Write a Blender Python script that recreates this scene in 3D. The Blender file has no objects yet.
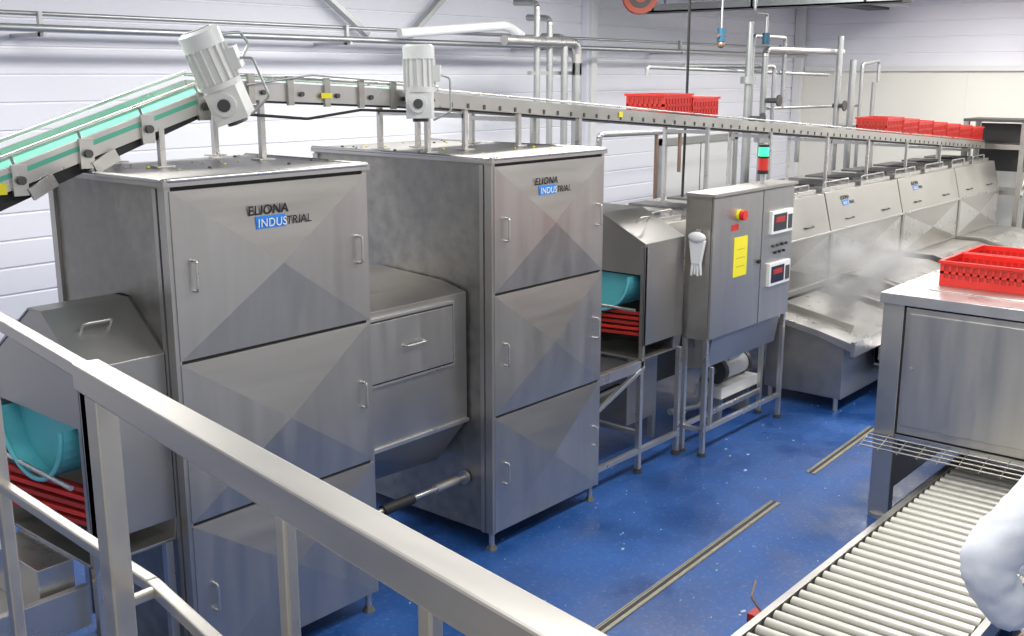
import bpy, bmesh, math, random
from mathutils import Vector, Matrix
random.seed(4)
scene=bpy.context.scene
scene.view_settings.view_transform='Standard'

# ------------------------------------------------------------ materials
def mat(name,col,rough=.5,metal=0.0,noise=0.0,nscale=6.0,bump=0.0,stretch=(1,1,1),rvar=0.0,emit=0.0,spec=.5):
    m=bpy.data.materials.new(name); m.use_nodes=True
    nt=m.node_tree; b=nt.nodes['Principled BSDF']
    b.inputs['Roughness'].default_value=rough; b.inputs['Metallic'].default_value=metal
    b.inputs['Specular IOR Level'].default_value=spec
    c=(*col,1)
    tc=nt.nodes.new('ShaderNodeTexCoord'); mp=nt.nodes.new('ShaderNodeMapping')
    mp.inputs['Scale'].default_value=stretch
    nt.links.new(tc.outputs['Object'],mp.inputs[0])
    n=nt.nodes.new('ShaderNodeTexNoise'); n.inputs['Scale'].default_value=nscale; n.inputs['Detail'].default_value=5
    nt.links.new(mp.outputs[0],n.inputs[0])
    r=nt.nodes.new('ShaderNodeMixRGB'); r.inputs[1].default_value=tuple(max(0,x*(1-noise)) for x in col)+(1,)
    r.inputs[2].default_value=tuple(min(1,x*(1+noise)) for x in col)+(1,)
    nt.links.new(n.outputs['Fac'],r.inputs[0]); nt.links.new(r.outputs[0],b.inputs['Base Color'])
    if rvar>0:
        mr=nt.nodes.new('ShaderNodeMapRange'); mr.inputs['From Min'].default_value=.3; mr.inputs['From Max'].default_value=.7
        mr.inputs['To Min'].default_value=max(0.02,rough-rvar); mr.inputs['To Max'].default_value=rough+rvar
        nt.links.new(n.outputs['Fac'],mr.inputs[0]); nt.links.new(mr.outputs[0],b.inputs['Roughness'])
    if bump>0:
        bp=nt.nodes.new('ShaderNodeBump'); bp.inputs['Strength'].default_value=bump; bp.inputs['Distance'].default_value=.01
        nt.links.new(n.outputs['Fac'],bp.inputs['Height']); nt.links.new(bp.outputs[0],b.inputs['Normal'])
    if emit>0:
        b.inputs['Emission Color'].default_value=c; b.inputs['Emission Strength'].default_value=emit
    return m
STEEL=mat('brushed_steel',(.49,.472,.440),.37,.90,.18,2.2,.05,(1,1,1),.07)
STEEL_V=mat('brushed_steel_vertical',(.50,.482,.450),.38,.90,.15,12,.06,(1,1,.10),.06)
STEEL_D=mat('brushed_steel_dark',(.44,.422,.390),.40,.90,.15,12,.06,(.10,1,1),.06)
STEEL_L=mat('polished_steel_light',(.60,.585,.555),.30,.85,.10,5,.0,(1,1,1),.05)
STEEL_O=mat('mottled_steel',(.33,.318,.292),.44,.85,.42,12,.3,(1,1,1),.09)
RAILM=mat('satin_railing_steel',(.54,.515,.47),.36,.8,.10,14,.04,(1,.15,1),.05)
DARK=mat('dark_gap',(.02,.02,.022),.6)
METAL_D=mat('dark_metal',(.10,.10,.10),.5,.6)  # plain dark metal, even tone
RUBBER=mat('black_rubber',(.015,.015,.015),.6)
BELT=mat('green_belt',(.10,.45,.31),.5,0,.12,5)
CYAN=mat('cyan_plastic',(.13,.55,.62),.35,0,.08,4)
RED=mat('red_plastic',(.66,.028,.018),.4,0,.1,6)
DRED=mat('dark_red_belt',(.42,.025,.02),.5)
WHITE=mat('white_paint',(.80,.80,.78),.35,0,.04,8)
IVORY=mat('ivory_paint',(.76,.76,.73),.35)
YEL=mat('yellow_sticker',(.85,.75,.02),.5)
BLACK=mat('black_print',(.01,.01,.01),.5)
BLUE=mat('blue_print',(.02,.22,.68),.4)
TEAL=mat('dark_teal_valve',(.02,.10,.16),.4)
LCD=mat('display_black',(.02,.02,.025),.2)
GREENL=mat('green_lamp',(.05,.8,.35),.3,emit=1.0)
REDL=mat('red_lamp',(.5,.03,.02),.3,emit=.1)
ORANGE=mat('orange_paint',(.60,.09,.04),.4)
ROLLER=mat('roller_cream',(.58,.565,.50),.4,.3,.1,5)
GALV=mat('galvanised_pipe',(.45,.46,.45),.4,.8,.1,8)
COPPER=mat('brown_pipe',(.30,.20,.15),.4,.6)
WALLM=mat('white_wall_panel',(.83,.83,.87),.45,0,.03,1.5)
WALL_WARM=mat('warm_lit_wall_panel',(.84,.82,.73),.5,0,.03,1)  # white wall panel; the warm light's beige tint is put into its colour
CEILM=mat('ceiling_paint',(.60,.60,.61),.7)
COAT=mat('white_coat_cloth',(.74,.77,.82),.8,0,.08,10,.35)
SKIN=mat('skin',(.60,.36,.27),.5)
LIPS=mat('lips',(.45,.15,.13),.5)
TROUS=mat('white_trousers',(.66,.69,.73),.8)
BOOT=mat('white_boots',(.7,.7,.7),.4)
NET=mat('hair_net',(.75,.80,.86),.9)
HAIR=mat('brown_hair',(.08,.04,.02),.7)
DIRT=mat('potato_scraps',(.55,.5,.35),.8)
SCRAP=mat('pale_scraps',(.36,.44,.55),.8)
DRAIN=mat('drain_steel_worn',(.30,.28,.22),.5,.5,.3,20)

# floor
fm=bpy.data.materials.new('blue_epoxy_floor'); fm.use_nodes=True
nt=fm.node_tree; b=nt.nodes['Principled BSDF']
tc=nt.nodes.new('ShaderNodeTexCoord')
n=nt.nodes.new('ShaderNodeTexNoise'); n.inputs['Scale'].default_value=1.3; n.inputs['Detail'].default_value=8; n.inputs['Roughness'].default_value=.65
nt.links.new(tc.outputs['Object'],n.inputs[0])
cr=nt.nodes.new('ShaderNodeValToRGB'); cr.color_ramp.elements[0].position=.34; cr.color_ramp.elements[0].color=(.007,.044,.17,1)
cr.color_ramp.elements[1].position=.68; cr.color_ramp.elements[1].color=(.019,.095,.33,1)
nt.links.new(n.outputs['Fac'],cr.inputs[0])
n2=nt.nodes.new('ShaderNodeTexNoise'); n2.inputs['Scale'].default_value=38; n2.inputs['Detail'].default_value=6
nt.links.new(tc.outputs['Object'],n2.inputs[0])
cr2=nt.nodes.new('ShaderNodeValToRGB'); cr2.color_ramp.elements[0].position=.56; cr2.color_ramp.elements[0].color=(0,0,0,1)
cr2.color_ramp.elements[1].position=.78; cr2.color_ramp.elements[1].color=(1,1,1,1)
nt.links.new(n2.outputs['Fac'],cr2.inputs[0])
mx=nt.nodes.new('ShaderNodeMixRGB'); mx.inputs[2].default_value=(.06,.16,.38,1)
nt.links.new(cr2.outputs[0],mx.inputs[0]); nt.links.new(cr.outputs[0],mx.inputs[1]); nt.links.new(mx.outputs[0],b.inputs['Base Color'])
mr=nt.nodes.new('ShaderNodeMapRange'); mr.inputs['From Min'].default_value=.38; mr.inputs['From Max'].default_value=.6
mr.inputs['To Min'].default_value=.28; mr.inputs['To Max'].default_value=.58
nt.links.new(n.outputs['Fac'],mr.inputs[0]); nt.links.new(mr.outputs[0],b.inputs['Roughness'])
bp=nt.nodes.new('ShaderNodeBump'); bp.inputs['Strength'].default_value=.3; bp.inputs['Distance'].default_value=.004
nt.links.new(n2.outputs['Fac'],bp.inputs['Height']); nt.links.new(bp.outputs[0],b.inputs['Normal'])
FLOOR=fm

# ------------------------------------------------------------ builder
class B:
    def __init__(s,name): s.name=name; s.bm=bmesh.new(); s.mats=[]
    def mi(s,m):
        if m not in s.mats: s.mats.append(m)
        return s.mats.index(m)
    def mesh(s,vs,fs,m,smooth=False):
        i=s.mi(m); bv=[s.bm.verts.new(v) for v in vs]
        for f in fs:
            try:
                fc=s.bm.faces.new([bv[k] for k in f]); fc.material_index=i; fc.smooth=smooth
            except ValueError: pass
        return s
    def box(s,x0,x1,y0,y1,z0,z1,m,M=None):
        vs=[Vector((x,y,z)) for z in (z0,z1) for y in (y0,y1) for x in (x0,x1)]
        if M: vs=[M@v for v in vs]
        return s.mesh(vs,[(0,2,3,1),(4,5,7,6),(0,1,5,4),(2,6,7,3),(0,4,6,2),(1,3,7,5)],m)
    def extr(s,prof,axis,a0,a1,m):
        def P(a,p):
            return {'x':(a,p[0],p[1]),'y':(p[0],a,p[1]),'z':(p[0],p[1],a)}[axis]
        n=len(prof); vs=[P(a0,p) for p in prof]+[P(a1,p) for p in prof]
        fs=[tuple(range(n))[::-1],tuple(range(n,2*n))]+[(i,(i+1)%n,n+(i+1)%n,n+i) for i in range(n)]
        return s.mesh(vs,fs,m)
    def cyl(s,p0,p1,r,m,seg=16,r2=None,caps=True):
        p0=Vector(p0);p1=Vector(p1); d=(p1-p0).normalized()
        a=d.orthogonal().normalized(); c=d.cross(a); r2=r if r2 is None else r2
        vs=[];
        for k in range(seg):
            t=2*math.pi*k/seg; vs.append(p0+(a*math.cos(t)+c*math.sin(t))*r)
        for k in range(seg):
            t=2*math.pi*k/seg; vs.append(p1+(a*math.cos(t)+c*math.sin(t))*r2)
        s.mesh(vs,[(k,(k+1)%seg,seg+(k+1)%seg,seg+k) for k in range(seg)],m,True)
        if caps: s.mesh(vs[:seg],[tuple(range(seg))[::-1]],m); s.mesh(vs[seg:],[tuple(range(seg))],m)
        return s
    def sph(s,c,r,m,seg=16,rings=10,sc=(1,1,1)):
        c=Vector(c); vs=[];fs=[]
        for i in range(rings+1):
            ph=math.pi*i/rings
            for k in range(seg):
                t=2*math.pi*k/seg
                vs.append(c+Vector((r*sc[0]*math.sin(ph)*math.cos(t),r*sc[1]*math.sin(ph)*math.sin(t),r*sc[2]*math.cos(ph))))
        for i in range(rings):
            for k in range(seg):
                fs.append((i*seg+k,(i+1)*seg+k,(i+1)*seg+(k+1)%seg,i*seg+(k+1)%seg))
        return s.mesh(vs,fs,m,True)
    def tube(s,pts,r,m,seg=12):
        pts=[Vector(p) for p in pts]; out=[pts[0]]
        for i in range(1,len(pts)-1):
            a,b_,c=pts[i-1],pts[i],pts[i+1]; k=min(r*2.2,(a-b_).length*.45,(c-b_).length*.45)
            p=b_+(a-b_).normalized()*k; q=b_+(c-b_).normalized()*k
            for t in (0,.25,.5,.75,1): out.append((p*(1-t)+b_*t)*(1-t)+(b_*(1-t)+q*t)*t)
        out.append(pts[-1])
        for a,c in zip(out,out[1:]):
            if (a-c).length>1e-5: s.cyl(a,c,r,m,seg)
        return s
    def bar(s,p0,p1,w,h,m,up=(0,0,1)):
        p0=Vector(p0);p1=Vector(p1); d=(p1-p0).normalized(); u=Vector(up)
        if abs(d.dot(u))>.98: u=Vector((1,0,0))
        sd=d.cross(u).normalized(); u=sd.cross(d).normalized()
        vs=[]
        for p in (p0,p1):
            for a,c in ((-1,-1),(1,-1),(1,1),(-1,1)): vs.append(p+sd*a*w/2+u*c*h/2)
        return s.mesh(vs,[(0,1,2,3),(7,6,5,4),(0,4,5,1),(1,5,6,2),(2,6,7,3),(3,7,4,0)],m)
    def done(s,bevel=0.0,seg=2):
        bmesh.ops.recalc_face_normals(s.bm,faces=s.bm.faces)
        me=bpy.data.meshes.new(s.name)
        xs=[v.co for v in s.bm.verts]
        o=Vector(((min(v.x for v in xs)+max(v.x for v in xs))/2,(min(v.y for v in xs)+max(v.y for v in xs))/2,min(v.z for v in xs)))
        bmesh.ops.translate(s.bm,verts=s.bm.verts,vec=-o)
        s.bm.to_mesh(me); s.bm.free()
        for m in s.mats: me.materials.append(m)
        ob=bpy.data.objects.new(s.name,me); ob.location=o; scene.collection.objects.link(ob)
        if bevel>0:
            md=ob.modifiers.new('bevel','BEVEL'); md.width=bevel; md.segments=seg; md.limit_method='ANGLE'; md.angle_limit=math.radians(50); md.harden_normals=False
        return ob
def text(body,size,loc,mat_,parent,name,bold=.0,rot=(math.pi/2,0,0),sx=1):
    cu=bpy.data.curves.new(name,'FONT'); cu.body=body; cu.size=size; cu.extrude=.0006; cu.offset=bold; cu.space_character=1.08
    ob=bpy.data.objects.new(name,cu); scene.collection.objects.link(ob)
    ob.rotation_euler=rot; ob.scale=(sx,1,1)
    cu.materials.append(mat_)
    bpy.context.view_layer.update(); wdt=ob.dimensions.x
    ob.parent=parent; ob.location=Vector(loc)-parent.location
    return wdt
def logo(ob,xl,z,s,yf,tilt):
    rt=(math.pi/2+tilt,0,0)
    text('ELIONA',s,(xl,yf(z)-.004,z),BLACK,ob,'logo_text_top',.0009,rt,1.0)
    z2=z-s*.95; s2=s*.92; xi=xl+s*.75
    wd_=text('INDUS',s2,(xi,yf(z2)-.006,z2),WHITE,ob,'logo_text_mid',.0003,rt,.94)
    text('TRIAL',s2,(xi+wd_+s*.06,yf(z2)-.004,z2),BLACK,ob,'logo_text_end',.0003,rt,.94)
    p=B('logo_blue_bar'); za,zb=z2-.12*s,z2+.82*s
    q0,q1=xi-.1*s,xi+wd_+.02*s
    p.mesh([(q0,yf(za)-.003,za),(q1,yf(za)-.003,za),(q1,yf(zb)-.003,zb),(q0,yf(zb)-.003,zb)],[(0,1,2,3)],BLUE)
    p2=p.done(); p2.location-=ob.location; p2.parent=ob

# ------------------------------------------------------------ room
XE,YN,ZC=17.6,8.5,4.3
f=B('floor'); f.box(-4,XE+.2,-4,YN+.2,-.1,0,FLOOR); f.done()
f=B('ceiling'); f.box(-4,XE+.2,-4,YN+.2,ZC,ZC+.1,CEILM)
f.done()
def ribprof(W,z0,z1,p=.2):
    pr=[]; z=z0
    while z<z1-1e-6:
        zt=min(z+p,z1)
        pr+= [(W,z),(W,zt-.026),(W+.014,zt-.018),(W+.014,zt-.006)]
        z=zt
    pr.append((W,z1)); return pr
pr=ribprof(YN,0,ZC,.215); pr=pr+[(YN+.2,ZC),(YN+.2,0)]
w=B('wall_north'); 
w.extr(pr,'x',-4,XE,WALLM); w.done()
w=B('wall_east')
pr=ribprof(XE,3.1,ZC,.25)+[(XE+.2,ZC),(XE+.2,3.1)]
w.extr([(p[0],p[1]) for p in pr],'y',-4,YN,WALLM)
w.box(XE-.02,XE+.2,-4,YN,0,3.1,WALL_WARM)
for y in (-1,1.2,3.4,5.6,7.8): w.box(XE-.024,XE-.015,y,y+.012,0,3.1,IVORY)
w.done()
t=B('trim_1'); t.box(11.4,11.62,YN-.1,YN-.002,0,ZC,WALLM); t.box(11.45,11.57,YN-.14,YN-.1,0,ZC,WHITE); t.done(.004)
t=B('trim_2'); t.box(XE-.14,XE-.025,YN-.16,YN-.01,0,ZC,WHITE); t.done(.004)
t=B('trim_3'); t.box(XE-.08,XE-.022,-4,YN-.2,3.06,3.14,IVORY); t.done(.004)
t=B('trim_4'); t.box(XE-.08,XE-.02,4.6,4.72,3.15,ZC,IVORY); t.done()
d=B('door_1'); d.box(13.4,15.4,YN-.06,YN-.005,0,2.0,IVORY); d.box(13.3,13.4,YN-.09,YN-.005,0,2.1,GALV); d.box(15.4,15.5,YN-.09,YN-.005,0,2.1,GALV); d.box(13.3,15.5,YN-.09,YN-.005,2.0,2.1,GALV)
d.box(14.39,14.41,YN-.065,YN-.05,0,2.0,METAL_D); d.done(.003)

t=B('roof_wind_bracing')
t.bar((6.3,8.38,4.28),(7.6,8.38,3.4),.09,.05,GALV); t.bar((8.2,8.38,3.4),(9.3,8.38,4.28),.09,.05,GALV)
t.done()
t=B('ceiling_beam')
t.box(12.6,17.5,6.9,7.25,4.02,4.06,METAL_D);t.box(12.6,17.5,7.04,7.1,4.06,4.26,METAL_D);t.box(12.6,17.5,6.9,7.25,4.26,4.3,METAL_D)
t.box(12.9,16.5,6.2,6.5,4.0,4.2,GALV)
t.done()
t=B('hanging_cable_tray')
t.box(12.0,12.3,4.6,8.1,3.78,3.80,METAL_D)
for x in (12.0,12.29): t.box(x,x+.012,4.6,8.1,3.78,3.88,GALV)
for k in range(5): t.tube([(12.04+.05*k,4.7,3.82),(12.04+.05*k,8.0,3.82)],.018,RUBBER if k%2 else GALV,8)
for y in (5.0,6.4,7.8): t.box(12.0,12.02,y,y+.03,3.8,4.3,GALV); t.box(12.28,12.30,y,y+.03,3.8,4.3,GALV)
t.done()
t=B('hose_reel')
c=Vector((11.3,7.55,3.93))
dv=Vector((-.75,-.6,0)).normalized()
for k in (-1,1):
    t.cyl(c+dv*(.09*k),c+dv*(.09*k+.02),.21,ORANGE,28)
t.cyl(c+dv*.115,c+dv*.125,.14,METAL_D,24); t.cyl(c+dv*.125,c+dv*.135,.08,ORANGE,24)
t.cyl(c-dv*.09,c+dv*.09,.15,RUBBER,24); t.cyl(c-dv*.12,c+dv*.16,.03,GALV)
t.bar(c+Vector((0,0,.0)),c+Vector((0,0,.36)),.05,.05,GALV)
t.done()

# ------------------------------------------------------------ peeler cabinets
def handle(b,x,y,zc,l=.13,vert=True):
    if vert: b.tube([(x,y,zc-l/2),(x,y-.04,zc-l/2),(x,y-.04,zc+l/2),(x,y,zc+l/2)],.007,STEEL_L,8)
    else: b.tube([(x-l/2,y,zc),(x-l/2,y-.04,zc),(x+l/2,y-.04,zc),(x+l/2,y,zc)],.007,STEEL_L,8)
def cabinet(x0,x1,y0,y1,zt,ls,lx_,lz_):
    b=B('steam_peeler_cabinet'); zb=.12; AP=.036
    b.box(x0+.01,x1-.01,y0+.03,y1,zb,zt-.03,STEEL_O)
    b.box(x0,x0+.03,y0+.005,y0+.06,zb,zt-.03,STEEL); b.box(x1-.03,x1,y0+.005,y0+.06,zb,zt-.03,STEEL)
    b.box(x0+.0305,x1-.0305,y0+.02,y0+.06,zb,zt-.03,DARK)
    b.box(x0-.012,x1+.012,y0-.012,y1+.01,zt-.028,zt,STEEL)
    b.tube([(x0-.005,y1,zt),(x0-.005,y0-.005,zt),(x1+.005,y0-.005,zt),(x1+.005,y1,zt)],.012,STEEL_L,8)
    n=3; hh=(zt-.04-zb)/n
    for k in range(n):
        a=zb+hh*k+.008; c=zb+hh*(k+1)-.008; xa,xc=x0+.022,x1-.012; ya=y0
        cx=(xa+xc)/2; cz=(a+c)/2
        vs=[(xa,ya,a),(xc,ya,a),(xc,ya,c),(xa,ya,c),(cx,ya-AP,cz)]
        b.mesh(vs,[(0,1,4)],STEEL_V); b.mesh(vs,[(2,3,4)],STEEL_D)  # cross-brushed top facet; its darker shading is put into the colour
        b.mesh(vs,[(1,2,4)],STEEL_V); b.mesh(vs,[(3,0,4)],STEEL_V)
        vs2=[(xa,ya,a),(xc,ya,a),(xc,ya,c),(xa,ya,c),(xa,ya+.022,a),(xc,ya+.022,a),(xc,ya+.022,c),(xa,ya+.022,c)]
        b.mesh(vs2,[(0,1,5,4),(1,2,6,5),(2,3,7,6),(3,0,4,7)],STEEL)
        handle(b,xa+.09,ya,cz,.14); handle(b,xc-.07,ya,cz,.14)
    b.box(x0-.004,x0+.02,y0+.07,y0+.1,zb,zt-.04,STEEL)
    b.box(x0-.006,x0+.02,y1-.05,y1,zb,zt-.04,STEEL)
    b.tube([(x0+.04,y0+.04,.16),(x1-.04,y0+.04,.16)],.02,STEEL_L)
    for x in (x0+.04,x1-.04):
        for y in (y0+.05,y1-.05):
            b.cyl((x,y,.03),(x,y,zb+.02),.018,STEEL_L); b.cyl((x,y,0),(x,y,.03),.04,METAL_D,16,.02)
    for _ in range(26):
        x=random.uniform(x0+.03,x1-.03); y=random.uniform(y0+.03,y1-.1) if random.random()<.4 else random.uniform(y1-.4,y1-.05); s=random.uniform(.005,.014)
        b.sph((x,y,zt+.004),s,random.choice([DIRT,YEL,METAL_D]),6,4,(1.2,.8,.5))
    ob=b.done()
    top=zt-.04-.008; sl=AP/(hh/2-.008)
    yf=lambda z_: y0-sl*(top-z_)
    logo(ob,x0+lx_,top-lz_,ls,yf,math.atan(sl))
    return ob
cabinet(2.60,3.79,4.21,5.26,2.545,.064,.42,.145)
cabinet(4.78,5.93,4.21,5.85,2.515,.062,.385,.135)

# ------------------------------------------------------------ hoods
def hood(x0,x1,y0,zb,gable):
    b=B('transfer_hood'); T=.012
    if gable: D=.80; top=[(y0,zb+.93),(y0+.28,zb+1.16),(y0+.40,zb+1.16),(y0+D,zb+.90)]
    else: D=1.0; top=[(y0,zb+.9),(y0+.40,zb+1.10),(y0+D,zb+1.10)]
    ins=[(min(max(p[0],y0+T),y0+D-T),p[1]-T) for p in top]
    b.extr([(y0+D,zb),(y0+.02,zb),(y0,zb+.12)]+top,'x',x0+.45,x1,STEEL)
    fr=[(y0,zb+.12)]+top+[(y0+D,zb),(y0+D-T,zb)]+ins[::-1]+[(y0+T,zb+.12)]
    b.extr(fr,'x',x0,x0+.46,STEEL)
    b.box(x0,x0+.46,y0+.02,y0+D,zb,zb+.015,STEEL)
    zo=zb+.66
    b.extr([(y0+T,zo),(y0+D-T,zo)]+ins[::-1],'x',x0+.005,x0+.02,STEEL)
    b.box(x0,x0+.03,y0,y0+.04,zb,zb+.88,STEEL)
    b.box(x0+.43,x0+.45,y0+.02,y0+D-.02,zb+.02,zo,DARK)
    cy,cz=y0+.42,zo-.02; R=.30; N=18
    pa=lambda i,x:(x,cy+R*math.cos(-math.pi*i/N),cz+R*math.sin(-math.pi*i/N)*.95)
    for i in range(N): b.mesh([pa(i,x0-.04),pa(i+1,x0-.04),pa(i+1,x0+.4),pa(i,x0+.4)],[(0,1,2,3)],CYAN,True)
    b.mesh([pa(i,x0+.06) for i in range(N+1)],[tuple(range(N+1))],CYAN)
    b.tube([pa(i,x0-.04) for i in range(N+1)],.012,CYAN,8)
    for k in range(5):
        b.bar((x0-.06,y0+D-.02,zb+.17+.045*k),(x0+.04,y0+.06,zb+.20+.04*k),.04,.022,RED if k%2 else DRED)
    b.tube([(x0-.03,y0+D,zb+.40),(x0-.05,y0+.05,zb+.40)],.012,STEEL_L)
    zc=top[0][1]+.13; yc=y0+.17
    b.tube([(x0+.12,yc,zc),(x0+.12,yc-.03,zc+.04),(x0+.26,yc-.03,zc+.04),(x0+.26,yc,zc)],.007,STEEL_L,8)
    return b
b=hood(2.17,2.59,4.3,.82,True)
for x in (2.2,2.56):
    for y in (4.34,5.05): b.box(x-.02,x+.02,y-.02,y+.02,0,.83,STEEL_L)
b.box(2.18,2.58,4.32,4.36,.25,.29,STEEL_L)
b.box(1.4,2.2,4.45,5.1,.55,.60,STEEL); b.box(1.4,2.2,4.43,4.47,.5,.70,STEEL_L); b.box(2.0,2.17,4.5,5.0,.6,.82,STEEL_L)
for y in (4.5,5.05): b.box(1.42,1.47,y-.02,y+.02,0,.55,STEEL_L)
b.cyl((1.7,4.6,.35),(2.1,4.6,.35),.09,METAL_D,20); b.box(1.75,1.95,4.52,4.68,.43,.55,RUBBER)
b.done(.003)
b=hood(6.60,7.15,4.3,.88,False)
b.box(5.95,6.6,4.28,4.33,.82,.9,STEEL_L); b.box(5.95,6.6,5.2,5.25,.82,.9,STEEL_L)
b.box(5.95,6.6,4.33,5.2,.80,.86,METAL_D)
b.bar((5.96,4.29,.62),(6.6,4.29,.84),.03,.03,STEEL_L)
for x in (6.57,7.12):
    for y in (4.3,5.22): b.box(x-.02,x+.02,y-.02,y+.02,.03,.9,STEEL_L); b.cyl((x,y,0),(x,y,.04),.035,METAL_D)
for y in (4.3,5.22): b.box(5.98,7.12,y-.018,y+.018,.16,.2,STEEL_L)
b.box(6.552,6.588,4.3,5.22,.3,.34,STEEL_L)
b.cyl((6.0,4.34,.7),(6.35,4.34,.72),.04,RUBBER,14)
b.box(6.7,7.1,4.5,5.1,.3,.88,STEEL_D)
b.done(.003)

b=B('bridge_chute')
b.extr([(4.42,.86),(4.42,1.69),(4.62,1.74),(5.2,1.77),(5.2,.86)],'x',3.80,4.77,STEEL)
b.mesh([(3.80,4.42,.86),(4.77,4.42,.86),(4.77,5.2,.86),(3.80,5.2,.86),(3.80,4.62,.60),(4.70,4.62,.56),(4.70,5.1,.56),(3.80,5.1,.60)],
       [(0,1,5,4),(1,2,6,5),(2,3,7,6),(3,0,4,7),(4,5,6,7)],STEEL)
b.box(3.80,4.775,4.405,4.43,.85,.875,STEEL_L)
b.box(3.86,4.64,4.398,4.42,1.25,1.655,STEEL_L); b.box(3.875,4.625,4.394,4.399,1.265,1.64,DARK); b.box(3.885,4.615,4.388,4.395,1.275,1.63,STEEL_V)
b.tube([(4.2,4.39,1.46),(4.2,4.36,1.46),(4.36,4.36,1.46),(4.36,4.39,1.46)],.007,GALV,8)
b.done(.003)
b=B('drive_shaft_tube')
b.cyl((3.80,4.45,.46),(4.775,4.45,.46),.018,STEEL_L); b.cyl((4.05,4.45,.46),(4.3,4.45,.46),.034,RUBBER); b.cyl((4.5,4.45,.46),(4.7,4.45,.46),.03,STEEL_L)
b.cyl((4.76,4.45,.46),(4.779,4.45,.46),.045,GALV); b.cyl((3.791,4.45,.46),(3.81,4.45,.46),.045,GALV)
b.done()

# ------------------------------------------------------------ overhead conveyor
def zl(x):
    if x<3.45: return 2.66+.31*(x-2.6)
    if x<5.0: return 2.9235-(x-3.45)*.05
    return 2.846-(x-5.0)*.0735
b=B('overhead_belt_conveyor')
YA,YB=4.86,5.30
segs=[(1.3,3.45),(3.45,5.0),(5.0,16.2)]
for i,(xa,xb) in enumerate(segs):
    za,zb_=zl(xa),zl(xb) if xb!=3.45 else zl(3.449)
    H=.10 if i<2 else .085
    for y in (YA,YB): 
        b.bar((xa,y,za),(xb,y,zb_),.025,H,STEEL_L if i<2 else STEEL)
    b.bar((xa,(YA+YB)/2,za-.01),(xb,(YA+YB)/2,zb_-.01),YB-YA-.03,.02,BELT)
    b.bar((xa,(YA+YB)/2,za-.055),(xb,(YA+YB)/2,zb_-.055),YB-YA-.06,.01,RUBBER if i==0 else METAL_D)
    if i==0:
        for y in (YA+.05,YB+.0): b.tube([(xa,y,za+.09),(xb,y,zb_+.09)],.011,STEEL_L)
        b.bar((xa,YA,za+.015),(xb,YA,zb_+.015),.03,.022,BELT)
        for k in range(6):
            x=1.6+k*.33; z=zl(x); b.box(x-.035,x+.035,YA-.03,YA-.01,z-.09,z+.05,STEEL_L); b.cyl((x,YA-.03,z-.02),(x,YA-.05,z-.02),.02,METAL_D)
            b.tube([(x,YA,z+.02),(x,YA+.05,z+.09)],.008,STEEL_L)
        b.mesh([(xa,YA+.01,za-.05),(xb,YA+.01,zb_-.05),(xb-.2,YA+.01,zb_-.14),(xa,YA+.01,za-.17)],[(0,1,2,3)],RUBBER)
    if i==1:
        for y in (YA,YB): b.tube([(xa,y,za+.08),(xb,y,zb_+.08)],.009,STEEL_L)
        for k in range(6):
            x=3.55+k*.26; z=zl(x); b.box(x-.02,x+.02,YA-.03,YA-.01,z-.07,z+.09,STEEL_D)
            b.cyl((x+.08,YA-.013,z-.01),(x+.08,YA-.03,z-.01),.014,METAL_D,8)
    if i==2:
        b.tube([(xa,YA,za+.06),(xb,YA,zb_+.06)],.008,STEEL_L,8); b.bar((xa,YA-.015,za-.045),(xb,YA-.015,zb_-.045),.03,.008,STEEL_D)
x=5.1
while x<16:
    z=zl(x); b.box(x,x+.018,YA-.018,YA-.005,z-.045,z-.01,METAL_D); x+=.16
def support(x,zb,w=.03):
    z=zl(x)
    for y in (YA+.0,YB): b.box(x-w/2,x+w/2,y-.015,y+.015,zb,z-.04,STEEL_L); b.box(x-.05,x+.05,y-.04,y+.04,zb,zb+.008,STEEL_L)
    b.bar((x,YA,z-.09),(x,YB,z-.09),.03,.03,STEEL_L)
for x in (3.0,3.62,): support(x,2.547)
for x in (4.9,5.25,5.8): support(x,2.517)
b.box(6.48,6.515,YA-.02,YA+.015,0,zl(6.5)-.04,STEEL_L); b.box(6.48,6.515,YB-.02,YB+.015,0,zl(6.5)-.04,STEEL_L)
for x in (8.4,9.6,10.9,12.0,13.2,14.4,15.6): support(x,1.82)
for x in (1.75,2.25): 
    z=zl(x)
    b.box(x-.02,x+.02,YB+.01,YB+.05,0,z,STEEL_L)
for x in (2.3,2.62): b.bar((x,YA-.03,zl(x)-.1),(x+.12,YA-.03,zl(x)-.04),.02,.06,STEEL_L)
b.box(2.05,2.2,YA-.018,YA-.013,zl(2.1)-.03,zl(2.1)+.02,YEL,) 
b.box(4.02,4.1,YA-.034,YA-.030,2.87,2.90,YEL)
b.box(7.0,7.05,YA-.02,YA-.014,zl(7)-.02,zl(7)+.02,YEL)
b.tube([(3.45,YA-.05,2.80),(3.9,YA-.05,2.76),(4.3,YA-.05,2.80),(4.7,YA-.05,2.78)],.008,RUBBER,8)
b.tube([(3.5,YA-.05,2.95),(3.95,YA-.05,3.0),(4.4,YA-.05,2.97),(4.8,YA-.05,2.95)],.006,GALV,8)
b.done()

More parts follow.
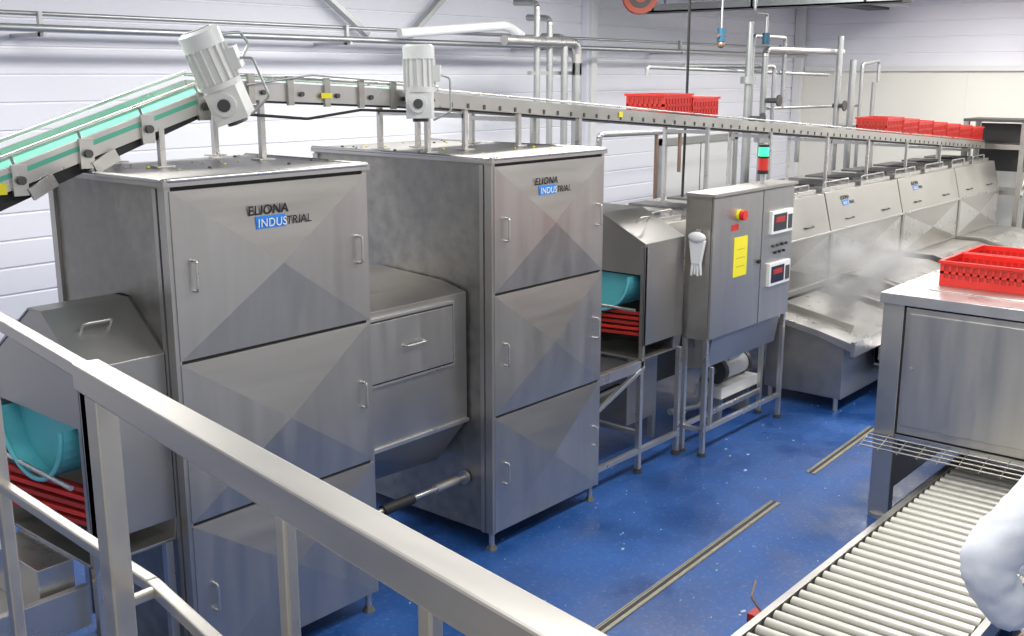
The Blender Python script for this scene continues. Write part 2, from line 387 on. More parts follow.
def gearmotor(name,base,axis,L,R):
    b=B(name); c=Vector(base); a=Vector(axis).normalized(); sd=a.cross(Vector((.75,.6,0))).normalized(); up=a.cross(sd).normalized()
    def M(o): 
        return Matrix((( sd.x,up.x,a.x,o.x),(sd.y,up.y,a.y,o.y),(sd.z,up.z,a.z,o.z),(0,0,0,1)))
    b.box(-R*.8,R*.8,-R*.75,R*.75,-R*.9,R*.7,IVORY,M(c))
    b.cyl(c+up*R*.75,c+up*R*1.0,R*.55,IVORY,20); b.cyl(c-up*R*.75,c-up*R*1.0,R*.55,IVORY,20)
    b.cyl(c+up*R*1.0,c+up*R*1.1,R*.3,METAL_D,20); b.cyl(c-up*R*1.0,c-up*R*1.1,R*.3,METAL_D,20)
    b.cyl(c-a*R*1.1,c-a*R*.9,R*.5,METAL_D,18)
    for k in range(6):
        t=k*math.pi/3; q=c-up*R*.76+(sd*math.cos(t)+a*math.sin(t))*R*.68; b.cyl(q,q-up*.01,.009,METAL_D,6)
    s=c+a*R*.7
    b.cyl(s,s+a*.03,R*.95,IVORY,24,R*1.0)
    s=s+a*.03
    b.cyl(s,s+a*L*.68,R*.86,IVORY,24)
    for k in range(16):
        t=2*math.pi*k/16; q=(sd*math.cos(t)+up*math.sin(t)); b.bar(s+q*R*.92,s+a*L*.66+q*R*.92,.006,R*.18,IVORY,up=q)
    b.cyl(s+a*L*.66,s+a*L*.95,R*.98,IVORY,24); b.cyl(s+a*L*.95,s+a*L,R*.98,IVORY,24,R*.8)
    b.cyl(s+a*(L+.001),s+a*(L+.003),R*.6,METAL_D,24)
    m=M(s+a*L*.32); b.box(-R*.5,R*.5,-R*1.45,-R*.85,-R*.5,R*.5,IVORY,m); b.box(-R*1.35,-R*.85,-R*.4,R*.4,-R*.5,R*.5,IVORY,m)
    b.tube([s+a*L*.3-sd*R*1.2,s+a*L*.2-sd*R*1.9,s-sd*R*1.9-a*.15,c-sd*R*.8-a*.1],.007,GALV,8)
    return b.done(.006)
gearmotor('conveyor_gearmotor',(3.32,4.72,2.87),(-.28,.1,.75),.27,.108)
gearmotor('conveyor_gearmotor',(4.70,4.72,2.83),(0,.02,1),.25,.098)
b=B('motor_cable'); b.tube([(3.45,4.84,3.0),(3.55,4.84,3.16),(3.5,4.84,3.22),(3.3,4.84,3.2)],.008,GALV,8); b.done()

# ------------------------------------------------------------ control cabinet
b=B('control_cabinet')
x0,x1,y0,y1=7.19,8.56,4.08,4.32
b.box(x0,x1,y0+.02,y1,.96,2.09,STEEL_D)
b.box(x0+.01,x0+.80,y0,y0+.018,.97,2.08,STEEL_V); b.box(x0+.815,x1-.01,y0,y0+.018,.97,2.08,STEEL_V)
b.box(x0-.02,x1+.02,y0-.02,y1,2.09,2.115,STEEL)
b.extr([(y0+.02,.96),(y1,.96),(y1,.68),(y0+.06,.72)],'x',x0+.1,x1-.12,STEEL)
for x in (x0+.02,x1-.03):
    for y in (y0+.03,y1-.02):
        b.box(x-.018,x+.018,y-.018,y+.018,.03,.97,STEEL_L); b.cyl((x,y,0),(x,y,.03),.035,METAL_D)
b.box(x0+.12,x0+.15,y0+.02,y0+.05,.2,.72,STEEL_L)
for y in (y0+.03,y1-.02): b.box(x0+.02,x1-.03,y-.015,y+.015,.2,.235,STEEL_L)
b.box(x0+.005,x0+.035,y0+.03,y1-.02,.2,.235,STEEL_L)
b.cyl((x0+.40,y0,1.92),(x0+.40,y0-.02,1.92),.045,YEL,20); b.cyl((x0+.40,y0-.02,1.92),(x0+.40,y0-.06,1.92),.04,RED,20)
b.box(x0+.29,x0+.40,y0-.004,y0,1.80,1.85,RED)
b.box(x0+.34,x0+.56,y0-.004,y0,1.42,1.74,YEL)
for k in range(3): b.box(x0+.38,x0+.52,y0-.006,y0-.004,1.50+.07*k,1.503+.07*k,METAL_D)
for z in (1.80,1.36):
    b.box(x0+.92,x0+1.30,y0-.03,y0,z-.095,z+.095,WHITE); b.box(x0+.95,x0+1.18,y0-.035,y0-.03,z-.07,z+.07,LCD); b.box(x0+.98,x0+1.14,y0-.037,y0-.035,z-.0,z+.045,DRED); b.box(x0+1.21,x0+1.28,y0-.036,y0-.03,z-.07,z+.05,METAL_D)
for k in range(4): b.cyl((x0+1.0+.08*k,y0,1.60),(x0+1.0+.08*k,y0-.02,1.60),.013,[METAL_D,METAL_D,BLACK,METAL_D][k],12)
for k in range(3): b.cyl((x0+1.04+.08*k,y0,1.54),(x0+1.04+.08*k,y0-.02,1.54),.012,BLACK,12)
b.cyl((x0+.76,y0,1.5),(x0+.76,y0-.02,1.5),.018,BLACK)
b.done(.004)
b=B('floor_pump_motor'); 
b.cyl((8.1,4.5,.46),(8.5,4.5,.46),.1,IVORY,20); b.box(8.2,8.4,4.43,4.6,.54,.64,IVORY); b.cyl((8.05,4.5,.46),(8.11,4.5,.46),.12,METAL_D); b.cyl((8.5,4.5,.46),(8.55,4.5,.46),.11,METAL_D)
b.tube([(8.07,4.5,.46),(7.85,4.5,.46),(7.85,4.5,.2),(7.5,4.6,.2)],.03,GALV)
b.box(7.95,8.6,4.36,4.62,.25,.35,IVORY)
for x in (8.02,8.52): b.box(x-.03,x+.03,4.4,4.6,0,.25,GALV)
b.done(.004)
b=B('signal_tower_light')
c=(8.15,4.18)
b.cyl((*c,2.115),(*c,2.2),.02,GALV); b.cyl((*c,2.2),(*c,2.23),.045,BLACK,20); b.cyl((*c,2.23),(*c,2.33),.042,REDL,20); b.cyl((*c,2.33),(*c,2.345),.045,BLACK,20); b.cyl((*c,2.345),(*c,2.42),.042,GREENL,20); b.cyl((*c,2.42),(*c,2.44),.045,BLACK,20)
b.done()
b=B('hanging_rubber_gloves')
x=7.155
b.sph((x-.012,4.19,1.78),.055,WHITE,14,8,(.6,1.4,.8)); b.box(x-.01,x+.03,4.17,4.21,1.78,1.84,GALV)
b.mesh([(x-.02,4.12,1.76),(x-.02,4.26,1.76),(x-.025,4.23,1.57),(x-.025,4.15,1.57),(x+.02,4.12,1.76),(x+.02,4.26,1.76),(x+.01,4.23,1.57),(x+.01,4.15,1.57)],[(0,1,2,3),(7,6,5,4),(0,4,5,1),(2,6,7,3),(1,5,6,2),(0,3,7,4)],WHITE)
for k in range(4): b.cyl((x-.01,4.155+.022*k,1.58),(x-.012,4.145+.028*k,1.49-.01*(k%2)),.012,WHITE,8,.009)
b.done(.008)

# ------------------------------------------------------------ blancher tunnel
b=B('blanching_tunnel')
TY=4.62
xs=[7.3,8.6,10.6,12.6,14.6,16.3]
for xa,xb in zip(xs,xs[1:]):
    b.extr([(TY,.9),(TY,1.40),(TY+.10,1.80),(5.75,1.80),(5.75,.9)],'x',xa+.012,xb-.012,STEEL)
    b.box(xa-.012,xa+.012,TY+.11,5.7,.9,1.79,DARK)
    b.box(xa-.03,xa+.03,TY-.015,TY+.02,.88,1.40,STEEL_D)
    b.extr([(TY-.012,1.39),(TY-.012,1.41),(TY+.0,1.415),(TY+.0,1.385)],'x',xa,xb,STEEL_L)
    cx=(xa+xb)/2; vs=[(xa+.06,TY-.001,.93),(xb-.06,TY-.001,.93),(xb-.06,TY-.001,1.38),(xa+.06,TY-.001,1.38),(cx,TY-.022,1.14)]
    b.mesh(vs,[(0,1,4),(2,3,4)],STEEL_D); b.mesh(vs,[(1,2,4),(3,0,4)],STEEL_L)  # facet shading put into the colour: darker top and bottom, lighter sides
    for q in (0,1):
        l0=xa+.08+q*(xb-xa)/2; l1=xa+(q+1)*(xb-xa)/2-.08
        b.box(l0,l1,TY+.16,5.6,1.80,1.84,STEEL_L); b.box(l0+.1,l1-.1,TY+.3,5.5,1.84,1.86,METAL_D)
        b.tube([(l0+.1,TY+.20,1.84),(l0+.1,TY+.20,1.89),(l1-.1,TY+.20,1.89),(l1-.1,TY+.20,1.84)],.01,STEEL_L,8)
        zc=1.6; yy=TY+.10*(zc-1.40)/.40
        px=(l0+l1)/2; b.tube([(px-.09,yy,zc-.1),(px-.09,yy-.05,zc-.1),(px+.09,yy-.05,zc-.1),(px+.09,yy,zc-.1)],.008,METAL_D,8)
    b.box(xa,xb,TY+.1,5.65,.45,.9,METAL_D)
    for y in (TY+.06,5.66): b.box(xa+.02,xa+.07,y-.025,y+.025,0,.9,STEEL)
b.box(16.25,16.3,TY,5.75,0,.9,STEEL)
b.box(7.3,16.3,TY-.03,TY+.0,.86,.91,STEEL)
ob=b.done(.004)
sl=.10/.40
for x in (10.95,13.0):
    logo(ob,x,1.70,.06,lambda z:TY+sl*(z-1.40),-math.atan(sl))

b=B('discharge_trough')
b.extr([(3.66,.58),(3.66,.66),(4.0,.74),(4.58,.84),(4.58,.78),(4.0,.68)],'x',9.0,10.75,STEEL_L)
b.extr([(3.74,.62),(4.0,.69),(4.5,.78),(4.5,.12),(3.74,.12)],'x',9.02,10.8,STEEL_D)
b.box(9.0,10.75,3.63,3.67,.54,.68,STEEL_L)
b.bar((9.35,3.8,.72),(9.35,4.55,.86),.02,.06,STEEL); b.bar((10.4,3.8,.72),(10.4,4.55,.86),.02,.06,STEEL)
for x in (9.06,10.7):
    for y in (3.80,4.45): b.cyl((x,y,0),(x,y,.14),.022,STEEL_L)
xa=10.85
for k,L in enumerate((1.8,1.8,1.75)):
    xb=xa+L-.1
    b.extr([(3.62,.60),(3.62,.74),(4.25,.90),(4.58,.90),(4.58,.60)],'x',xa,xb,STEEL)
    b.extr([(3.60,.60),(3.60,.77),(4.24,.94),(4.58,.94),(4.58,.60)],'x',xa-.02,xa,METAL_D if k%2 else STEEL_D)
    b.extr([(3.70,.762),(4.2,.889),(4.2,.905),(3.70,.778)],'x',xa+.2,xa+1.2,STEEL_L)
    b.box(xa,xb,3.7,4.5,.15,.60,STEEL_D)
    b.tube([(xa+.5,3.85,.80),(xa+.5,3.83,.85),(xa+.8,3.83,.85),(xa+.8,3.85,.80)],.01,STEEL_L,8)
    for x in (xa+.05,xb-.05): b.cyl((x,3.78,0),(x,3.78,.16),.025,STEEL_L); b.cyl((x,4.4,0),(x,4.4,.16),.025,STEEL_L)
    xa+=L
b.extr([(3.3,.50),(3.3,.44),(3.5,.36),(3.68,.36),(3.68,.52),(3.64,.52),(3.64,.40),(3.52,.40)],'x',9.6,12.6,STEEL_L)
b.box(9.6,9.62,3.3,3.68,.34,.52,STEEL)
b.box(9.75,12.5,3.45,3.64,.18,.36,STEEL_D)
for x in (9.8,12.4): b.cyl((x,3.55,0),(x,3.55,.2),.02,STEEL_L)
b.done(.004)
b=B('takeoff_station')
b.box(13.4,15.6,2.6,3.4,.12,.82,STEEL_D); b.box(13.35,15.65,2.55,3.45,.82,.87,STEEL_L)
b.extr([(2.7,.87),(2.7,.98),(3.0,1.1),(3.3,1.1),(3.3,.87)],'x',13.7,15.2,STEEL)
b.tube([(13.5,2.62,.87),(13.5,2.62,1.15),(15.5,2.62,1.15),(15.5,2.62,.87)],.02,STEEL_L)
for x in (13.45,15.55):
    for y in (2.65,3.35): b.cyl((x,y,0),(x,y,.14),.03,STEEL_L)
b.done(.004)

b=B('crate_elevator')
for x in (16.45,17.0):
    for y in (4.40,5.2): b.box(x-.035,x+.035,y-.035,y+.035,0,2.34,STEEL_D)
b.box(16.41,17.04,4.36,5.24,2.34,2.38,METAL_D)
b.box(16.48,17.0,4.45,5.15,1.95,2.02,STEEL); b.box(16.48,17.0,4.45,5.15,1.3,1.36,STEEL)
b.box(16.97,17.0,4.45,5.15,1.6,2.3,METAL_D)
b.cyl((16.6,4.34,2.15),(16.6,4.26,2.15),.1,METAL_D); b.cyl((16.9,4.34,1.7),(16.9,4.26,1.7),.1,METAL_D)
b.box(16.5,16.65,4.2,4.36,1.7,2.3,METAL_D)
b.bar((16.45,4.36,1.3),(17.0,4.36,1.9),.04,.04,STEEL_L); b.bar((16.45,4.36,1.9),(17.0,4.36,1.3),.03,.03,STEEL_L)
b.done()

# ------------------------------------------------------------ crates
def crate(x,y,z,lx,ly,h=.2):
    b=B('red_crate')
    t=.012
    b.box(x,x+lx,y,y+ly,z,z+.015,RED)
    i=.006
    for (xa,xb,ya,yb) in ((x+i,x+lx-i,y+i,y+i+.003),(x+i,x+lx-i,y+ly-i-.003,y+ly-i),(x+i,x+i+.003,y+i,y+ly-i),(x+lx-i-.003,x+lx-i,y+i,y+ly-i)):
        b.box(xa,xb,ya,yb,z+.015,z+h-.01,DRED)
    for (xa,xb,ya,yb) in ((x,x+lx,y,y+t),(x,x+lx,y+ly-t,y+ly),(x,x+t,y+t,y+ly-t),(x+lx-t,x+lx,y+t,y+ly-t)):
        b.box(xa,xb,ya,yb,z+.015,z+.05,RED); b.box(xa,xb,ya,yb,z+h*.48,z+h*.58,RED); b.box(xa,xb,ya,yb,z+h*.8,z+h,RED)
        L=max(xb-xa,yb-ya); n=int(L/.045); al=(xb-xa)>(yb-ya)
        for k in range(n+1):
            p=(L-.014)*k/n
            if al: b.box(xa+p,xa+p+.014,ya,yb,z+.05,z+h*.8,RED)
            else: b.box(xa,xb,ya+p,ya+p+.014,z+.05,z+h*.8,RED)
    b.box(x-.012,x+lx+.012,y-.012,y,z+h-.02,z+h,RED); b.box(x-.012,x+lx+.012,y+ly,y+ly+.012,z+h-.02,z+h,RED)
    b.box(x-.012,x,y,y+ly,z+h-.02,z+h,RED); b.box(x+lx,x+lx+.012,y,y+ly,z+h-.02,z+h,RED)
    return b.done()
for k in range(2):
    x=7.72+k*.46; crate(x,4.89,zl(x)+.0,.44,.38,.20)
for k in range(7):
    x=12.6+k*.52; crate(x,4.89,zl(x)+.0,.49,.38,.22)

# ------------------------------------------------------------ crate washer enclosure (right)
b=B('crate_washer_enclosure')
X0,X1,Y0,Y1,ZT=6.93,9.4,.9,2.62,1.59
for y in (Y0,Y1-.14): 
    b.box(X0,X0+.08,y,y+.14,.0,ZT-.06,STEEL); b.box(X1-.08,X1,y,y+.14,0,ZT-.06,STEEL)
b.box(X0-.02,X1,Y0-.02,Y1+.02,ZT-.07,ZT,STEEL_L)
b.box(X0+.25,X1-.2,Y0+.2,Y1-.2,ZT,ZT+.006,STEEL)
b.box(X0+.02,X1,Y0+.14,Y1-.14,.62,ZT-.07,DARK)
b.box(X0+.0,X0+.02,Y0+.16,Y1-.155,.64,ZT-.085,STEEL_V)
b.box(X0-.012,X0+.0,Y0+.2,Y1-.18,.70,ZT-.12,STEEL_V)
b.cyl((X0-.01,Y1-.22,1.1),(X0-.022,Y1-.22,1.1),.012,GALV)
b.box(X0+.02,X0+.06,Y0+.14,Y1-.14,.58,.62,STEEL_L)
b.box(X0+.08,X1-.08,Y1-.03,Y1-.01,.1,ZT-.07,STEEL_V)
for k in range(4):
    b.tube([(X0-.03-.05*k,Y0,.60-.012*k),(X0-.03-.05*k,Y1+.02,.60-.012*k)],.006,STEEL_D,8)
for k in range(14):
    y=Y0+.05+k*.13; b.tube([(X0+.0,y,.61),(X0-.2,y,.555)],.004,STEEL_D,8)
for x in (X0+.04,X1-.04):
    for y in (Y0+.07,Y1-.07): b.cyl((x,y,0),(x,y,.03),.07,STEEL_L)
b.bar((X0+.1,Y1-.1,.5),(X0+1.2,Y1-.1,.5),.04,.06,METAL_D)
b.done(.006)
crate(7.38,1.82,1.597,.42,.6,.17); crate(7.85,1.82,1.597,.42,.6,.17); crate(7.38,1.18,1.597,.42,.6,.17)

# ------------------------------------------------------------ roller conveyor
b=B('roller_conveyor')
RY0,RY1,RZ=1.32,2.2,.36
for y in (RY0,RY1):
    b.box(3.2,7.6,y-.02,y+.02,RZ-.10,RZ+.01,STEEL)
x=3.27
while x<7.55:
    b.cyl((x,RY0+.03,RZ-.02),(x,RY1-.03,RZ-.02),.029,ROLLER,14)
    b.cyl((x,RY1-.03,RZ-.02),(x,RY1+.03,RZ-.02),.008,METAL_D,8)
    x+=.096
for x in (3.4,4.6,5.8,7.3):
    for y in (RY0,RY1): b.box(x-.02,x+.02,y-.02,y+.02,0,RZ-.1,STEEL_L); b.cyl((x,y,0),(x,y,.02),.04,STEEL_L)
    b.box(x-.02,x+.02,RY0,RY1,.1,.14,STEEL_L)
b.box(3.2,7.6,RY0,RY1,.2,.21,DARK)
b.tube([(4.62,2.22,.3),(4.6,2.30,.40),(4.68,2.32,.46)],.006,COPPER,8); b.box(4.56,4.64,2.22,2.3,.28,.33,DRED)
b.done(.002)

# ------------------------------------------------------------ floor drains and scraps
for (a,c) in (((3.6,3.07),(6.72,3.21)),((7.42,3.27),(8.8,3.335))):
    b=B('floor_drain'); a=Vector((*a,.002)); c=Vector((*c,.002))
    b.bar(a,c,.075,.006,DRAIN); b.bar(a+Vector((0,.004,.003)),c+Vector((0,.004,.003)),.022,.006,DARK)
    for s in (-.032,.032): b.bar(a+Vector((0,s,.004)),c+Vector((0,s,.004)),.008,.008,DRAIN)
    b.done()
b=B('floor_food_scraps')
for _ in range(130):
    x=random.uniform(3.8,10); y=random.uniform(2.3,4.2) if random.random()<.8 else random.uniform(2.3,6)
    s=random.uniform(.003,.009) if random.random()<.88 else random.uniform(.010,.020); a=random.random()*6.28
    n=random.choice([4,5,6])
    pts=[(x+s*(.6+.9*random.random())*math.cos(a+6.283*k/n),y+s*(.5+.6*random.random())*math.sin(a+6.283*k/n),.004) for k in range(n)]
    b.mesh(pts+[(p[0],p[1],.0) for p in pts],[tuple(range(n))]+[(k,(k+1)%n,n+(k+1)%n,n+k) for k in range(n)],SCRAP)
b.done()

# ------------------------------------------------------------ piping
b=B('overhead_pipe_run')
b.tube([(2,8.0,3.345),(16.9,8.0,3.30)],.03,GALV)
b.tube([(2,8.05,3.45),(16.9,8.05,3.42)],.018,GALV)
b.tube([(7.6,7.9,3.40),(9.0,7.7,3.52),(9.0,7.5,3.4)],.05,WHITE)
for x in (4,7,10,13,16): b.box(x,x+.03,7.95,8.495,3.28,3.31,GALV); b.box(x,x+.03,8.0,8.04,3.28,3.46,GALV)
b.done()
b=B('vertical_pipe_bundle')
for x,y,r,zt in ((9.2,7.45,.035,3.75),(9.42,7.45,.035,3.6),(9.62,7.4,.04,3.4),(9.85,7.4,.055,3.25)):
    b.tube([(x,y,0),(x,y,zt),(x+.05,y+.35,zt+.02)],r,GALV)
b.tube([(8.6,7.4,3.35),(9.85,7.4,3.35),(9.85,7.4,3.0)],.055,STEEL_L)
b.box(9.1,9.95,7.44,7.5,2.0,2.04,GALV); b.box(9.1,9.95,7.44,7.5,3.0,3.04,GALV)
b.done()
b=B('steam_supply_pipes')
b.tube([(8.35,6.0,0),(8.35,6.0,2.45),(9.8,6.0,2.43)],.03,GALV); b.tube([(9.8,6,2.43),(9.8,6,2.0)],.02,COPPER)
b.tube([(9.35,6.0,0),(9.35,6.0,2.45)],.02,COPPER)
b.tube([(11.6,6.2,0),(11.6,6.2,3.6)],.04,GALV); b.tube([(12.0,6.2,0),(12.0,6.2,3.3),(14.2,6.2,3.3)],.04,GALV)
b.tube([(11.78,6.25,0),(11.78,6.25,3.45),(12.6,6.25,3.45),(12.6,6.25,2.6)],.025,GALV)
b.tube([(12.25,6.2,0),(12.25,6.2,3.1),(10.8,6.6,3.1)],.025,GALV)
b.tube([(13.9,6.1,0),(13.9,6.1,3.5)],.04,GALV); b.tube([(14.35,6.1,0),(14.35,6.1,3.2)],.045,GALV)
b.tube([(14.9,6.2,0),(14.9,6.2,3.15),(15.5,6.2,3.2),(15.5,6.2,2.9)],.025,GALV)
b.tube([(9.6,6.3,3.0),(9.6,6.3,3.08),(14.0,6.3,3.0)],.02,GALV)
b.tube([(12.1,6.2,2.35),(15.8,6.2,2.3)],.03,GALV); b.tube([(12.1,6.25,2.6),(15.0,6.25,2.58),(15.0,6.25,2.0)],.018,GALV)
b.tube([(15.6,6.3,0),(15.6,6.3,2.9)],.03,GALV); b.tube([(13.0,6.2,1.9),(13.0,6.2,2.35)],.03,GALV)
b.cyl((11.6,6.2,2.9),(11.6,6.2,2.98),.09,GALV); b.cyl((12.0,6.2,2.2),(12.0,6.2,2.28),.09,GALV); b.cyl((13.9,6.1,2.1),(13.9,6.1,2.18),.09,GALV)
for (x,z) in ((11.6,2.5),(12.0,2.7),(13.9,2.6)): b.cyl((x,6.15,z),(x,6.0,z),.03,METAL_D); b.cyl((x,6.0,z),(x,5.98,z),.07,METAL_D)
b.done()
b=B('hanging_air_valve')
b.tube([(10.75,6.1,4.3),(10.75,6.1,3.45)],.012,GALV); b.cyl((10.75,6.1,3.36),(10.75,6.1,3.5),.045,TEAL); b.sph((10.75,6.1,3.33),.045,COPPER); b.cyl((10.68,6.1,3.42),(10.82,6.1,3.42),.02,COPPER)
b.tube([(11.5,6.1,4.1),(11.5,6.1,3.7),(11.8,6.1,3.7),(11.8,6.1,3.45)],.02,GALV); b.cyl((11.8,6.1,3.35),(11.8,6.1,3.48),.045,TEAL); b.done()
b=B('air_hose_drop'); b.tube([(8.9,5.4,4.3),(8.92,5.4,3.0),(8.9,5.4,1.84)],.013,RUBBER); b.done()

# ------------------------------------------------------------ foreground railing
b=B('platform_guard_rail')
zr=2.45
lx=lambda y:.955-.161*(1.83-y)
b.bar((lx(1.87),1.87,zr),(lx(-.2),-.2,zr),.052,.052,RAILM)
b.bar((.955,1.84,2.455),(1.11,2.78,2.455),.03,.03,RAILM)
PX,PY=lx(1.80),1.80
b.box(PX-.022,PX+.022,PY-.022,PY+.022,1.3,zr-.02,RAILM)
for y,w in ((1.12,.011),(.79,.011)): b.box(lx(y)-w,lx(y)+w,y-w,y+w,1.3,zr-.02,RAILM)
b.box(1.075,1.105,2.58,2.61,1.3,zr,RAILM)
b.bar((1.09,2.6,2.0),(1.04,1.83,2.0),.026,.026,RAILM); b.bar((1.04,1.83,2.0),(lx(.2)+.06,.2,2.0),.026,.026,RAILM)
b.bar((lx(1.82),1.82,1.75),(lx(.2),.2,1.75),.03,.03,RAILM)
b.bar((lx(1.8),1.8,2.0),(1.05,1.8,2.0),.02,.02,RAILM)
b.done(.004)
b=B('access_platform'); b.box(-1.5,1.12,-1.5,2.7,1.24,1.3,STEEL_D)
for x in (-1.4,.9):
    for y in (-1.4,2.4): b.box(x-.05,x+.05,y-.05,y+.05,0,1.24,STEEL_L)
b.done()

# ------------------------------------------------------------ person
def skinned(name,pts,edges,rad,m,root=0,sub=2):
    me=bpy.data.meshes.new(name); me.from_pydata([Vector(p) for p in pts],edges,[]); me.materials.append(m)
    o=bpy.data.objects.new(name,me); scene.collection.objects.link(o)
    sk=o.modifiers.new('skin','SKIN'); sk.use_smooth_shade=True
    for i,r in enumerate(rad):
        rr=r if isinstance(r,tuple) else (r,r)
        me.skin_vertices[0].data[i].radius=rr; me.skin_vertices[0].data[i].use_root=(i==root)
    ss=o.modifiers.new('sub','SUBSURF'); ss.levels=sub; ss.render_levels=sub
    return o
P=bpy.data.objects.new('factory_worker',None); scene.collection.objects.link(P); px,py=4.42,.84; P.location=(px,py,0)
W=lambda dx,dy,z:(dx,dy,z)
body=[W(0,0,.93),W(0,.02,1.12),W(0,.05,1.30),W(0,.06,1.42),W(0,.06,1.50),
      W(-.20,.08,1.40),W(-.35,.25,1.16),W(-.24,.10,.90),W(.20,.07,1.40),W(.30,.16,1.12),W(.26,.26,.88),
      W(-.10,0,.80),W(-.10,.0,.55),W(.10,0,.80),W(.10,.0,.55)]
ed=[(0,1),(1,2),(2,3),(3,4),(3,5),(5,6),(6,7),(3,8),(8,9),(9,10),(0,11),(11,12),(0,13),(13,14)]
rd=[(.18,.15),(.17,.14),(.18,.14),(.12,.10),.065,.12,.120,.085,.10,.085,.05,.13,.12,.13,.12]
try:
    o=skinned('coat',body,ed,rd,COAT); o.parent=P
    tx=bpy.data.textures.new('cloth_folds','CLOUDS'); tx.noise_scale=.07
    dm=o.modifiers.new('folds','DISPLACE'); dm.texture=tx; dm.strength=.032; dm.mid_level=.5
    o.modifiers['sub'].levels=3; o.modifiers['sub'].render_levels=3
    for s in (-1,1):
        o=skinned('leg_%d'%(1 if s<0 else 2),[W(s*.10,0,.62),W(s*.10,.02,.48),W(s*.10,-.01,.26),W(s*.10,-.02,.12)],[(0,1),(1,2),(2,3)],[.085,.07,.06,.055],TROUS); o.parent=P
        o=skinned('boot_%d'%(1 if s<0 else 2),[W(s*.10,-.02,.2),W(s*.10,-.03,.07),W(s*.10,.07,.045),W(s*.10,.17,.04)],[(0,1),(1,2),(2,3)],[.06,.055,.045,.038],BOOT); o.parent=P
    def hand(w,d,sidev,tag):
        w=Vector(w); d=Vector(d).normalized(); sv=Vector(sidev).normalized(); nrm=d.cross(sv).normalized()
        o=skinned('palm_'+tag,[w-d*.03,w+d*.03,w+d*.09],[(0,1),(1,2)],[(.026,.024),(.036,.020),(.038,.016)],SKIN); o.parent=P
        for k,(off,L) in enumerate(((-.03,.07),(-.01,.08),(.011,.075),(.031,.058))):
            a=w+d*.085+sv*off; p1=a+d*L*.45+nrm*.008; p2=p1+d*L*.3+nrm*.016; p3=p2+d*L*.2+nrm*.02
            o=skinned('finger_%s_%d'%(tag,k+1),[a-d*.02,a,p1,p2,p3],[(0,1),(1,2),(2,3),(3,4)],[.009,.0095,.009,.008,.007],SKIN,0,1); o.parent=P
        a=w+d*.03-sv*.03; o=skinned('thumb_'+tag,[a+sv*.01,a-sv*.015+d*.02,a-sv*.03+d*.045,a-sv*.032+d*.07],[(0,1),(1,2),(2,3)],[.012,.012,.010,.008],SKIN,0,1); o.parent=P
    hand(W(-.22,.085,.84),(.2,.0,-.95),(0,1,0),'left')
    hand(W(.25,.27,.84),(-.1,.3,-.9),(1,0,0),'right')
except Exception as e: print('person err',e)
h=B('head'); hx,hy,hz=0,.09,1.63
h.sph((hx,hy,hz),.1,SKIN,24,16,(.80,.98,1.18)); h.sph((hx,hy+.02,hz-.055),.07,SKIN,18,12,(.85,1.0,.95))
h.cyl((hx,hy-.02,hz-.16),(hx,hy-.01,hz-.05),.052,SKIN,18)
h.sph((hx,hy-.015,hz+.022),.108,NET,24,16,(.82,.98,1.10)) 
for s in (-1,1):
    h.sph((hx+s*.031,hy+.088,hz-.0),.013,WHITE,12,8); h.sph((hx+s*.031,hy+.098,hz-.0),.006,BLACK,10,6)
    h.sph((hx+s*.031,hy+.09,hz+.022),.02,HAIR,10,6,(1,.4,.25)); h.sph((hx+s*.082,hy-.0,hz-.01),.03,SKIN,12,8,(.35,.7,1))
h.mesh([(hx-.008,hy+.095,hz+.0),(hx+.008,hy+.095,hz),(hx-.016,hy+.09,hz-.04),(hx+.016,hy+.09,hz-.04),(hx,hy+.122,hz-.036)],[(0,1,4),(0,4,2),(1,3,4),(2,4,3)],SKIN,True)
h.sph((hx,hy+.082,hz-.066),.024,LIPS,12,6,(1,.4,.3))
ho=h.done(); ho.parent=P

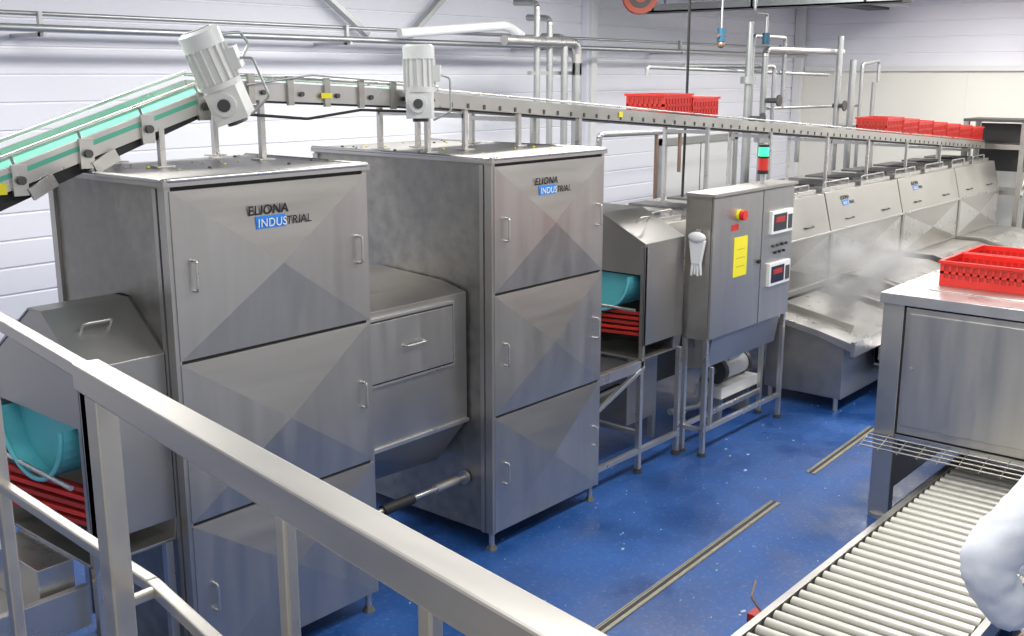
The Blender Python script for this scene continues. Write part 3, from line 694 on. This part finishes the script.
# ------------------------------------------------------------ steam
def steam(loc,sc,dens):
    m=bpy.data.materials.new('steam_volume'); m.use_nodes=True; nt=m.node_tree; nt.nodes.clear()
    out=nt.nodes.new('ShaderNodeOutputMaterial'); v=nt.nodes.new('ShaderNodeVolumeScatter')
    v.inputs['Color'].default_value=(1,1,1,1); v.inputs['Anisotropy'].default_value=.0
    tc=nt.nodes.new('ShaderNodeTexCoord'); ln=nt.nodes.new('ShaderNodeVectorMath'); ln.operation='LENGTH'
    nt.links.new(tc.outputs['Object'],ln.inputs[0])
    mr=nt.nodes.new('ShaderNodeMapRange'); mr.interpolation_type='SMOOTHSTEP'; mr.inputs['From Min'].default_value=.1; mr.inputs['From Max'].default_value=.98; mr.inputs['To Min'].default_value=1; mr.inputs['To Max'].default_value=0
    nt.links.new(ln.outputs['Value'],mr.inputs[0])
    n=nt.nodes.new('ShaderNodeTexNoise'); n.inputs['Scale'].default_value=2.6; n.inputs['Detail'].default_value=3
    nt.links.new(tc.outputs['Object'],n.inputs[0])
    m2=nt.nodes.new('ShaderNodeMapRange'); m2.inputs['From Min'].default_value=.40; m2.inputs['From Max'].default_value=.62; m2.inputs['To Max'].default_value=dens
    nt.links.new(n.outputs['Fac'],m2.inputs[0])
    mu=nt.nodes.new('ShaderNodeMath'); mu.operation='MULTIPLY'
    nt.links.new(mr.outputs[0],mu.inputs[0]); nt.links.new(m2.outputs[0],mu.inputs[1]); nt.links.new(mu.outputs[0],v.inputs['Density'])
    nt.links.new(v.outputs[0],out.inputs['Volume'])
    bm=bmesh.new(); bmesh.ops.create_icosphere(bm,subdivisions=3,radius=1); me=bpy.data.meshes.new('steam_cloud'); bm.to_mesh(me); bm.free(); me.materials.append(m)
    o=bpy.data.objects.new('steam_cloud',me); o.location=loc; o.scale=sc; scene.collection.objects.link(o)
steam((10.0,4.05,1.10),(1.3,.7,.65),4.5)

# ------------------------------------------------------------ lights
def area(loc,sx,sy,p,col=(1,.985,.96)):
    l=bpy.data.lights.new('ceiling_panel_lamp','AREA'); l.shape='RECTANGLE'; l.size=sx; l.size_y=sy; l.energy=p; l.color=col
    o=bpy.data.objects.new('ceiling_panel_lamp',l); o.location=loc; scene.collection.objects.link(o)
for (x,y,p) in ((1.5,1,90),(5,2.2,115),(8.8,2.2,140),(12.5,2.2,165),(16,2.2,150),(2.5,6.0,110),(6.5,6.0,115),(9.2,5.6,135),(14.5,5.4,140)):
    area((x,y,ZC-.08),2.6,.5,p)
    h=B('fluorescent_fixture'); h.box(x-1.3,x+1.3,y-.27,y+.27,ZC-.07,ZC-.0,WHITE); h.done()
wd=bpy.data.worlds.new('world'); scene.world=wd; wd.use_nodes=True
wd.node_tree.nodes['Background'].inputs[0].default_value=(.99,.99,1,1); wd.node_tree.nodes['Background'].inputs[1].default_value=.68

# ------------------------------------------------------------ camera
cam=bpy.data.cameras.new('camera'); cam.lens=36*1068/1024; cam.sensor_width=36; cam.clip_start=.05
co=bpy.data.objects.new('camera',cam); co.location=(0,0,3.0); co.rotation_euler=(math.radians(90-12.82),0,math.radians(-49.7))
scene.collection.objects.link(co); scene.camera=co
